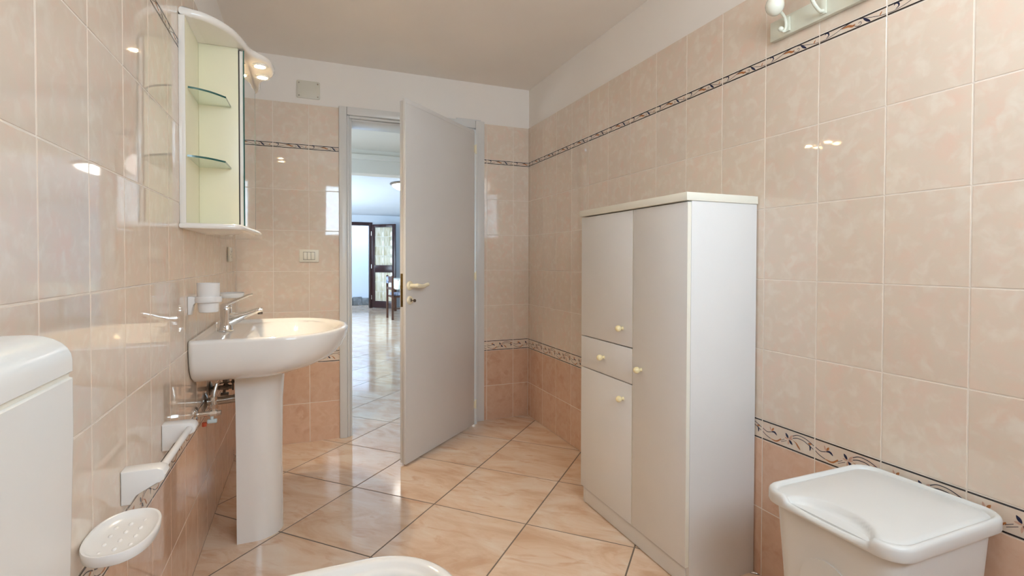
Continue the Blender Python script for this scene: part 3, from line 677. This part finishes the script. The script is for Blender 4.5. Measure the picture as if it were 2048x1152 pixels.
# ------------------------------------------------------------------ cistern and bidet
ci = thing('cistern', 'large white plastic toilet cistern mounted on the wall', 'cistern', (-L, 0.48, 0.70))
CX1, CY0, CY1 = -0.236, 0.240, 0.702
def rrect(x0_, x1_, y0_, y1_, r, z, n=6):
    out = []
    for cx, cy_, a0 in ((x1_-r, y0_+r, -PI/2), (x1_-r, y1_-r, 0), (x0_+r, y1_-r, PI/2), (x0_+r, y0_+r, PI)):
        for i in range(n+1):
            a = a0+PI/2*i/n; out.append((cx+r*math.cos(a), cy_+r*math.sin(a), z))
    return out
bm = nb(); X0 = -L+0.0006
loft(bm, [rrect(X0, CX1-0.012, CY0+0.03, CY1-0.03, 0.012, 0.62), rrect(X0, CX1-0.004, CY0+0.006, CY1-0.006, 0.010, 0.70), rrect(X0, CX1, CY0, CY1, 0.008, 0.95), rrect(X0, CX1, CY0, CY1, 0.008, 1.010), rrect(X0, CX1-0.002, CY0+0.002, CY1-0.002, 0.008, 1.0115)], True, True, True); obj('tank', bm, 'cistern', ci, angle=40)
bm = nb(); loft(bm, [rrect(X0, CX1-0.0025, CY0+0.0025, CY1-0.0025, 0.008, 1.0118), rrect(X0, CX1-0.0025, CY0+0.0025, CY1-0.0025, 0.008, 1.0162)], True, True, True); obj('groove_strip', bm, 'edgeband', ci)  # cream strip added in the lid groove so it reads pale
bm = nb(); RR = 0.032; rs = [rrect(X0, CX1-0.002, CY0+0.002, CY1-0.002, 0.008, 1.0165), rrect(X0, CX1, CY0, CY1, 0.008, 1.018)]
for i in range(8):
    t = PI/2*i/7; d = RR*(1-math.cos(t)); rs.append(rrect(X0, CX1-d, CY0+d, CY1-d, 0.008, 1.030+RR*math.sin(t)))
loft(bm, rs, True, True, True); lid = obj('lid', bm, 'cistern', ci, angle=50)
bm = nb(); lathe(bm, [(0.022, 0), (0.022, 0.004), (0.018, 0.006), (0.0005, 0.006)], (-0.30, 0.42, 1.062), 'z', 24); obj('flush_button', bm, 'cistern', lid)

bd = thing('bidet', 'white ceramic bidet bowl below the soap dish', 'bidet', (-0.05, 1.10, 0))
BYC = 1.101
def bid(ins, z, xb, fr=0.138, hw=0.186, rb=0.03):
    r = hw-ins; out = []
    xb2 = xb
    for i in range(7): out.append((xb2+rb*(1-math.sin(PI/2*i/6)) if False else xb2+rb-rb*math.cos(PI/2*i/6), BYC-r+rb-rb*math.sin(PI/2*i/6), z))
    for i in range(1, 8): out.append((xb2+rb+(fr-xb2-rb)*i/8, BYC-r, z))
    for i in range(33):
        a = -PI/2+PI*i/32; out.append((fr+r*math.cos(a), BYC+r*math.sin(a), z))
    for i in range(1, 8): out.append((fr+(xb2+rb-fr)*i/8, BYC+r, z))
    for i in range(7): out.append((xb2+rb-rb*math.sin(PI/2*i/6), BYC+r-rb+rb*math.cos(PI/2*i/6), z))
    return out
bm = nb()
loft(bm, [bid(0.075, 0, -0.372, 0.06), bid(0.070, 0.03, -0.372, 0.06), bid(0.066, 0.1428, -0.372, 0.08), bid(0.045, 0.255, -0.374, 0.11), bid(0.014, 0.3468, -0.376, 0.130), bid(0.002, 0.3825, -0.377), bid(0.0, 0.3957, -0.377), bid(0.004, 0.405, -0.375), bid(0.012, 0.409, -0.368), bid(0.024, 0.408, -0.345),
          bid(0.030, 0.4039, -0.24), bid(0.034, 0.3957, -0.235), bid(0.040, 0.3917, -0.230), bid(0.046, 0.3897, -0.222), bid(0.050, 0.3815, -0.218), bid(0.056, 0.357, -0.21), bid(0.072, 0.306, -0.19), bid(0.105, 0.2703, -0.15), bid(0.15, 0.2601, -0.10)], True, True, True)
bo = obj('bowl', bm, 'ceramic', bd, angle=60)
bm = nb(); lathe(bm, [(0.0005, 0.003), (0.018, 0.003), (0.021, 0.0), (0.021, -0.003)], (0.04, BYC, 0.2618), 'z', 20, cap=False); obj('drain', bm, 'chrome', bo)

# ------------------------------------------------------------------ tall white cabinet
sc = thing('storage_cabinet', 'tall white laminate storage cabinet with three doors, a drawer and cream knobs', 'cabinet', (1.36, 1.73, 0))
CXF, CXB, CA, CB = 1.2235, 1.5225, 1.374, 2.090
bm = nb()
box(bm, CXF, CXB, CA, CA+0.016, 0, 1.348, 0.0006); box(bm, CXF, CXB, CB-0.016, CB, 0, 1.348, 0.0006); box(bm, CXB-0.004, CXB, CA+0.016, CB-0.016, 0.02, 1.348)
box(bm, CXF+0.001, CXB-0.004, CA+0.016, CB-0.016, 0.085, 0.101); box(bm, CXF+0.001, CXB-0.004, 1.679, 1.695, 0.101, 1.348); obj('carcass', bm, 'laminate', sc)
bm = nb(); box(bm, CXF-0.001, CXF+0.012, CA+0.0165, CB-0.0165, 0.004, 0.0845, 0.0006); obj('plinth', bm, 'laminate', sc)
bm = nb(); box(bm, 1.199, CXB+0.001, CA-0.004, CB+0.006, 1.3485, 1.3765, 0.0012); obj('top_board', bm, 'edgeband', sc)
def knob(y, z, parent):
    bm = nb(); lathe(bm, [(0.0075, 0.0), (0.0060, -0.004), (0.0060, -0.009)]+[(0.0132*math.sin(a*PI/180), -0.0212+0.0132*math.cos(a*PI/180)) for a in (28, 45, 65, 90, 115, 140, 160, 178)], (1.2065, y, z), 'x', 20); obj('knob', bm, 'knob', parent)
def cdoor(name, y0_, y1_, z0_, z1_, ky, kz, band=False):
    bm = nb(); box(bm, 1.207, 1.2228, y0_, y1_, z0_, z1_, 0.0008); d = obj(name, bm, 'laminate', sc)
    bm = nb(); box(bm, 1.2073, 1.2226, y0_-0.0006, y0_, z0_+0.001, z1_-0.001); obj('edge_band', bm, 'edgeband', d)
    knob(ky, kz, d)
cdoor('door', 1.6870, 2.0875, 0.7955, 1.344, 1.752, 0.866)
cdoor('drawer', 1.6870, 2.0875, 0.6495, 0.7910, 1.892, 0.722)
cdoor('door', 1.6870, 2.0875, 0.084, 0.6450, 1.745, 0.578)
cdoor('door', 1.3755, 1.6835, 0.084, 1.344, 1.627, 0.720)

# ------------------------------------------------------------------ laundry hamper
hx, hy = 1.3125, 0.812
hm = thing('laundry_hamper', 'off-white plastic laundry hamper with a scooped lid beside the tall cabinet', 'hamper', (hx, hy, 0), local=True)
def rr_ring(a, b, r, z, n=10, m=30):
    out = []
    def seg(p, q):
        for i in range(1, m): out.append((p[0]+(q[0]-p[0])*i/m, p[1]+(q[1]-p[1])*i/m, z))
    cs = [(a-r, -b+r, -PI/2), (a-r, b-r, 0), (-a+r, b-r, PI/2), (-a+r, -b+r, PI)]
    for k, (cx, cy_, a0) in enumerate(cs):
        for i in range(n+1):
            t = a0+PI/2*i/n; out.append((cx+r*math.cos(t), cy_+r*math.sin(t), z))
        nx = cs[(k+1) % 4]; t = a0+PI/2
        seg((cx+r*math.cos(t), cy_+r*math.sin(t)), (nx[0]+r*math.cos(nx[2]), nx[1]+r*math.sin(nx[2])))
    return out
bm = nb(); loft(bm, [rr_ring(0.150, 0.120, 0.04, 0.0), rr_ring(0.156, 0.126, 0.045, 0.01), rr_ring(0.186, 0.154, 0.045, 0.525), rr_ring(0.186, 0.154, 0.045, 0.534), rr_ring(0.180, 0.148, 0.045, 0.534)], True, True, True); hb = obj('body', bm, 'hamper', hm, angle=50)
def sst(a, b, x): t = min(1, max(0, (x-a)/(b-a))); return t*t*(3-2*t)
A0, B0 = 0.203, 0.172
def lidz(x, y, z):
    e = ((x+A0+0.006)/0.082)**2+((y+0.005)/0.112)**2
    return z-0.016*(1-sst(0.74, 1.0, e))-0.004*(1-sst(0.0, 0.8, e))
rings = [rr_ring(A0-0.010, B0-0.010, 0.046, 0.520), rr_ring(A0-0.002, B0-0.002, 0.05, 0.520), rr_ring(A0, B0, 0.052, 0.524)]
raw = [(0.0, 0.543), (0.001, 0.548), (0.004, 0.552), (0.008, 0.5535), (0.012, 0.5525), (0.0145, 0.5480), (0.016, 0.5445), (0.020, 0.5445), (0.023, 0.5475), (0.034, 0.5495), (0.042, 0.5505), (0.050, 0.5513), (0.056, 0.552), (0.062, 0.5526), (0.068, 0.5531), (0.073, 0.5536), (0.078, 0.554), (0.084, 0.5543), (0.10, 0.555), (0.125, 0.5557), (0.15, 0.556)]
for d, z in raw:
    k = rr_ring(A0-d, B0-d if B0-d > 0.02 else 0.02, max(0.012, 0.052-d*0.35), z)
    rings.append([(x, y, max(0.5255+0.4*(zz-0.543), lidz(x, y, zz))) for x, y, zz in k])
bm = nb(); loft(bm, rings, True, False, True); ld_ = obj('lid', bm, 'hamper', hm, angle=60)
for i in range(5):
    yy = -0.045+i*0.020
    xx = -A0+0.030
    bm = nb(); tube(bm, [(xx-0.010, yy-0.016, lidz(xx-0.010, yy-0.016, 0.5495)), (xx, yy, lidz(xx, yy, 0.5495)), (xx+0.004, yy+0.020, lidz(xx+0.004, yy+0.02, 0.5495))], 0.0018, 8); obj('grip_rib', bm, 'hamper', ld_)
bm = nb()
arc = [(0.070*math.cos(PI*i/20), 0.36+0.075*math.sin(PI*i/20)) for i in range(21)]+[(-0.070, 0.10), (0.070, 0.10)]
prism(bm, arc, lambda u, v, h: (-(0.156+0.030*(v-0.01)/0.515)-h, u, v), -0.001, 0.0035, 0.002); obj('front_panel', bm, 'hamper', hb)

# ------------------------------------------------------------------ coat rack
cr = thing('coat_rack', 'pale sage wooden coat rack with porcelain tipped hooks on the tiled wall', 'coat rack', (W, 1.0, 1.9))
bm = nb(); box(bm, W-0.019, W-0.0006, 0.42, 1.314, 1.905, 1.972, 0.003); obj('board', bm, 'rackpaint', cr)
def hook(y, kind):
    X = W-0.019
    bm = nb(); box(bm, X-0.005, X, y-0.010, y+0.010, 1.914, 1.962, 0.002); hk = obj('hook', bm, 'rackpaint', cr)
    if kind == 0:
        p = catmull([(X-0.016, y, 1.914), (X-0.010, y, 1.928), (X-0.011, y, 1.945), (X-0.020, y, 1.962), (X-0.040, y, 1.976)], 6)
        bm = nb(); tube(bm, p, 0.0052, 12)
        p = catmull([(X-0.011, y, 1.930), (X-0.013, y, 1.917), (X-0.021, y, 1.911), (X-0.030, y, 1.914)], 6); tube(bm, p, 0.0048, 12); ball(bm, (X-0.033, y, 1.917), 0.0085, 14, 8)
        obj('hook_arm', bm, 'rackpaint', hk)
        bm = nb(); ball(bm, (X-0.062, y, 1.988), 0.029, 24, 14, sz=1.1); obj('porcelain_ball', bm, 'porcelain', hk)
    else:
        p = catmull([(X-0.003, y, 1.925), (X-0.020, y, 1.922), (X-0.046, y, 1.940), (X-0.066, y, 1.972), (X-0.074, y, 2.005)], 7)
        bm = nb(); tube(bm, p, 0.0055, 12); obj('hook_arm', bm, 'rackpaint', hk)
        bm = nb(); ball(bm, (X-0.076, y, 2.030), 0.029, 24, 14, sz=1.18); obj('porcelain_ball', bm, 'porcelain', hk)
for k in range(6): hook(1.242-k*0.128, k % 2)

# ------------------------------------------------------------------ switch, socket, junction box cover
ls = thing('light_switch', 'ivory triple rocker light switch next to the door frame', 'switch', (0.0255, D, 1.17))
bm = nb(); box(bm, -0.032, 0.083, D-0.009, D-0.0006, 1.132, 1.211, 0.003); pl = obj('plate', bm, 'switch', ls)
bm = nb(); box(bm, -0.009, 0.0595, D-0.0096, D-0.009, 1.147, 1.196); obj('gap_shade', bm, 'gapshade', pl)  # dark sheet paints the shade between the rockers
for i in range(3):
    a = -0.0078+i*0.0224
    bm = nb(); box(bm, a, a+0.0208, D-0.0135, D-0.0098, 1.149, 1.194, 0.0012); obj('rocker', bm, 'switch', pl)
so = thing('wall_socket', 'beige wall socket by the corner above the soap dish', 'socket', (-L, 3.12, 1.17))
bm = nb(); box(bm, -L+0.0006, -L+0.011, 3.060, 3.185, 1.135, 1.212, 0.003); pl = obj('plate', bm, 'switch', so)
bm = nb(); box(bm, -L+0.0105, -L+0.0125, 3.085, 3.160, 1.148, 1.198, 0.001); fcp = obj('insert', bm, 'switch', pl)
for yy, zz in ((3.122, 1.188), (3.122, 1.158), (3.092, 1.173)):
    bm = nb(); lathe(bm, [(0.004, 0.0), (0.004, 0.0006)], (-L+0.0126, yy, zz), 'x', 12); obj('hole_shade', bm, 'gapshade', fcp)  # flat dark disc paints the shade inside a socket opening
jb = thing('junction_box_cover', 'blank beige junction box cover on the white plaster above the tiles', 'cover plate', (0.0255, D+G, 2.2))
bm = nb(); prism(bm, [(p[0], p[1]) for p in rrect(-0.043, 0.094, 2.153, 2.262, 0.010, 0)], lambda u, v, h: (u, D+G-h, v), 0.0004, 0.008, 0.002); pl = obj('plate', bm, 'boxcover', jb)
for a in (-0.029, 0.080):
    for b in (2.168, 2.247):
        bm = nb(); lathe(bm, [(0.0042, -0.0092), (0.0045, -0.0078)], (a, D+G, b), 'y', 12); obj('screw', bm, 'dullchrome', pl)

# ------------------------------------------------------------------ corridor and living room beyond the door
YC0, YC1, CCZ = D+WALLT, 5.55, 2.31
bm = nb()
box(bm, HL-0.1, HL, YC0, CW[0], 0, 2.6); box(bm, HL-0.1, HL, CW[1], HW[0], 0, 2.6); box(bm, HL-0.1, HL, CW[0], CW[1], 0, CW[2]); box(bm, HL-0.1, HL, CW[0], CW[1], CW[3], 2.6); box(bm, HL-0.1, HL, HW[1], HFAR, 0, 2.6); box(bm, HL-0.1, HL, HW[0], HW[1], 0, HW[2]); box(bm, HL-0.1, HL, HW[0], HW[1], HW[3], 2.6)
struct('wall_hall_left', bm, 'hallwall', 'white living room wall with the added window openings', 'wall', smooth=False)
bm = nb(); box(bm, HR, HR+0.1, YC0, HFAR, 0, 2.6)
struct('wall_hall_right', bm, 'hallwall', 'plain white living room wall past the dining table', 'wall', smooth=False)
bm = nb(); box(bm, HL-0.1, -L-G-T-0.001, YC0-0.1, YC0-0.001, 0, 2.6); box(bm, W+G+T+0.001, HR+0.1, YC0-0.1, YC0-0.001, 0, 2.6)
struct('wall_corridor', bm, 'hallwall', 'white corridor wall beside the bathroom', 'wall', smooth=False)
bm = nb(); box(bm, HL-0.1, HR+0.1, YC0, YC1, CCZ, CCZ+0.1)
struct('ceiling_corridor', bm, 'hallcream', 'low cream corridor ceiling just outside the bathroom door', 'ceiling', smooth=False)
bm = nb(); box(bm, HL, -0.25, YC1, HN, 0, CCZ+0.1); box(bm, 2.3, HR, YC1, HN, 0, CCZ+0.1); box(bm, -0.25, 2.3, YC1, HN, 2.065, CCZ+0.1)
struct('wall_lintel', bm, 'hallcream', 'cream lintel wall between corridor and living room', 'wall', smooth=False)
bm = nb(); box(bm, -0.35, 2.4, YC1-0.022, YC1-0.0005, 2.205, 2.262, 0.006)
struct('trim_1', bm, 'hallcream', 'cream moulding across the lintel outside the bathroom door', 'trim')
bm = nb(); box(bm, HL-0.1, HR+0.1, HN, HFAR+0.1, HC, HC+0.1)
struct('ceiling_hall', bm, 'hallwall', 'white living room ceiling carrying the round lamp', 'ceiling', smooth=False)
# far wall with the double doorway
FX_0, FX_1, FZ = 0.20, 1.520, 2.02
bm = nb(); box(bm, HL, FX_0, HFAR, HFAR+0.12, 0, HC); box(bm, FX_1, HR, HFAR, HFAR+0.12, 0, HC); box(bm, FX_0, FX_1, HFAR, HFAR+0.12, FZ, HC)
struct('wall_far', bm, 'hallwall', 'white end wall of the living room with the dark framed doorway', 'wall', smooth=False)
# porch beyond
PY = 13.62
bm = nb(); box(bm, -0.1, 2.4, PY, PY+0.1, 0, 2.6); struct('wall_porch', bm, 'hallwall', 'bright white porch wall seen through the dark doorway', 'wall', smooth=False)
bm = nb(); box(bm, -0.1, 0, HFAR+0.121, VW[0], 0, 2.6); box(bm, -0.1, 0, VW[0], VW[1], 0, VW[2]); box(bm, -0.1, 0, VW[0], VW[1], VW[3], 2.6)
struct('wall_porch_left', bm, 'hallwall', 'white porch side wall with an opening to the sky', 'wall', smooth=False)
bm = nb(); box(bm, 2.4, 2.5, HFAR+0.121, PY+0.1, 0, 2.6); struct('wall_porch_right', bm, 'hallwall', 'white porch side wall opposite the opening', 'wall', smooth=False)
bm = nb(); box(bm, -0.1, 2.5, HFAR+0.121, PY+0.1, 2.6, 2.7); struct('ceiling_porch', bm, 'hallwall', 'white porch ceiling beyond the dark doorway', 'ceiling', smooth=False)
bb = struct_empty('baseboard_porch', 'rough dark grey stone skirting along the porch wall', 'baseboard', (1.1, PY, 0))
xq = 0.01
while xq < 2.35:
    wq = random.uniform(0.22, 0.38); hq = random.uniform(0.19, 0.23); x2 = min(2.39, xq+wq)
    bm = nb(); box(bm, xq, x2-0.008, PY-0.03-random.uniform(0, 0.015), PY-0.0005, 0.0, hq, 0.012, 2); obj('stone', bm, 'stone', bb); xq = x2
# far door
d2 = struct_empty('door_2', 'dark red-brown wooden doorway with one glazed leaf folded open at the far end of the living room', 'door', (1.52, HFAR, 0))
bm = nb(); box(bm, FX_1-0.065, FX_1+0.012, HFAR-0.03, HFAR+0.13, 0, 2.085, 0.004); obj('jamb', bm, 'darkwood', d2)
bm = nb(); box(bm, FX_0-0.012, FX_0+0.065, HFAR-0.03, HFAR+0.13, 0, 2.085, 0.004); obj('jamb', bm, 'darkwood', d2)
bm = nb(); box(bm, FX_0+0.0655, FX_1-0.0655, HFAR-0.03, HFAR+0.13, 2.005, 2.085, 0.004); obj('head', bm, 'darkwood', d2)
LW, LH = 0.66, 2.02
ang = math.radians(-42)
L2 = Matrix.Translation((1.525, HFAR-0.05, 0.012)) @ Matrix.Rotation(ang, 4, 'Z')
bm = nb(); st_ = 0.085
for a in ((0, st_, 0, LH), (LW-st_, LW, 0, LH), (st_, LW-st_, 0, 0.16), (st_, LW-st_, LH-0.07, LH), (st_, LW-st_, 0.86, 1.03)): box(bm, a[0], a[1], -0.02, 0.02, a[2], a[3], 0.003)
lf = obj('leaf', bm, 'darkwood', d2, xf=L2)
for (za, zb, rows) in ((0.16, 0.86, 3), (1.03, LH-0.07, 4)):
    for r in range(rows):
        for c in range(2):
            xa = st_+(LW-2*st_)*c/2; xb_ = st_+(LW-2*st_)*(c+1)/2; z_a = za+(zb-za)*r/rows; z_b = za+(zb-za)*(r+1)/rows
            bm = nb(); box(bm, xa+0.004, xb_-0.004, -0.004, 0.004, z_a+0.004, z_b-0.004, 0.001); obj('pane', bm, 'pane', lf, xf=L2)
    bm = nb()
    for r in range(1, rows): box(bm, st_, LW-st_, -0.007, 0.007, za+(zb-za)*r/rows-0.005, za+(zb-za)*r/rows+0.005)
    box(bm, LW/2-0.005, LW/2+0.005, -0.007, 0.007, za, zb); obj('came', bm, 'came', lf, xf=L2, smooth=False)
for zc in (0.25, 1.0, 1.8):
    bm = nb(); lathe(bm, [(0.011, -0.05), (0.011, 0.05)], (-0.004, -0.022, zc), 'z', 12); obj('hinge', bm, 'dullchrome', d2, xf=L2)
# added windows, unseen, that light the corridor and living room
def side_window(nm, label, R):
    w2 = struct_empty(nm, label, 'window', (HL, (R[0]+R[1])/2, R[2]))
    ym = (R[0]+R[1])/2; bm = nb()
    for a in ((R[0], R[0]+0.07, R[2], R[3]), (R[1]-0.07, R[1], R[2], R[3]), (R[0]+0.07, R[1]-0.07, R[2], R[2]+0.07), (R[0]+0.07, R[1]-0.07, R[3]-0.07, R[3]), (ym-0.05, ym+0.05, R[2]+0.07, R[3]-0.07)): box(bm, HL-0.07, HL-0.02, a[0], a[1], a[2], a[3], 0.004)
    obj('window_frame', bm, 'lacquer', w2)
    for a, b in ((R[0]+0.07, ym-0.05), (ym+0.05, R[1]-0.07)):
        bm = nb(); box(bm, HL-0.048, HL-0.042, a, b, R[2]+0.07, R[3]-0.07); obj('pane', bm, 'glass', w2, smooth=False)
side_window('added_window_2', 'large added unseen window lighting the living room', HW)
side_window('added_window_3', 'added unseen window that brings daylight into the corridor', CW)
# ceiling lamp
cl = thing('ceiling_lamp', 'lit round opal glass ceiling lamp with dark rim in the living room', 'lamp', (1.42, 7.38, HC))
bm = nb(); lathe(bm, [(0.10, 0.0), (0.285, 0.0), (0.290, -0.012), (0.275, -0.026), (0.262, -0.028)], (1.42, 7.38, HC-0.0006), 'z', 48, cap=False); obj('rim', bm, 'steel', cl)
bm = nb(); lathe(bm, [(0.262, -0.024), (0.245, -0.050), (0.20, -0.080), (0.13, -0.102), (0.06, -0.112), (0.0005, -0.114)], (1.42, 7.38, HC), 'z', 48, cap=False); obj('shade', bm, 'lampglass', cl)
# dining chair and table
ch = thing('dining_chair', 'dark wooden dining chair with patterned seat cushion in the living room', 'chair', (1.775, 10.2, 0), local=True)
def leg(x, y, h, name='leg'):
    bm = nb(); box(bm, x-0.02, x+0.02, y-0.02, y+0.02, 0, h, 0.004); obj(name, bm, 'chairwood', ch)
leg(-0.20, -0.22, 0.86); leg(-0.235, 0.22, 0.86); leg(0.20, -0.20, 0.43); leg(0.20, 0.20, 0.43)
bm = nb(); box(bm, -0.22, 0.22, -0.215, 0.215, 0.431, 0.462, 0.006); obj('seat', bm, 'chairwood', ch)
bm = nb(); box(bm, -0.185, 0.215, -0.20, 0.20, 0.463, 0.515, 0.02, 3); obj('cushion', bm, 'cushion', ch)
for z_a, z_b in ((0.72, 0.84), (0.58, 0.63)):
    bm = nb(); loft(bm, [[(-0.203+dx, -0.199, z) for dx, z in ((-0.012, z_a), (0.012, z_a), (0.012, z_b), (-0.012, z_b))], [(-0.235+dx, 0.199, z) for dx, z in ((-0.012, z_a), (0.012, z_a), (0.012, z_b), (-0.012, z_b))]], True, True, True); obj('back_rail', bm, 'chairwood', ch)
bm = nb(); box(bm, -0.20, 0.20, -0.205, -0.190, 0.20, 0.225); obj('stretcher', bm, 'chairwood', ch)
bm = nb(); box(bm, -0.255, -0.222, 0.05, 0.245, 0.70, 0.835, 0.01, 3); obj('back_pad', bm, 'cushion', ch)
dt = thing('dining_table', 'dining table under a pale floral cloth behind the dark wooden chair', 'table', (2.66, 11.30, 0), local=True)
bm = nb(); box(bm, -0.85, 0.85, -0.55, 0.55, 0.72, 0.752, 0.004); obj('tabletop', bm, 'chairwood', dt)
for x in (-0.75, 0.75):
    for y in (-0.45, 0.45):
        bm = nb(); box(bm, x-0.03, x+0.03, y-0.03, y+0.03, 0, 0.7195, 0.004); obj('leg', bm, 'chairwood', dt)
tcx = thing('tablecloth', 'pale floral cloth draped over the dining table', 'tablecloth', (2.66, 11.30, 0.75), local=True)
bm = nb(); n = 96; rings = []
def clo(a, b, z, amp):
    out = []
    base = rr_ring(a, b, 0.05, z, 6, 16)
    for k, (x, y, zz) in enumerate(base):
        d = amp*math.sin(k*0.9); l = math.hypot(x, y); out.append((x+x/l*d, y+y/l*d, zz-0.75))
    return out
rings = [clo(0.885, 0.585, 0.55, 0.016), clo(0.872, 0.572, 0.66, 0.010), clo(0.860, 0.560, 0.745, 0.001), clo(0.853, 0.553, 0.7545, 0.0), clo(0.80, 0.50, 0.7545, 0.0)]
loft(bm, rings, True, False, True); obj('cloth', bm, 'cloth', tcx)
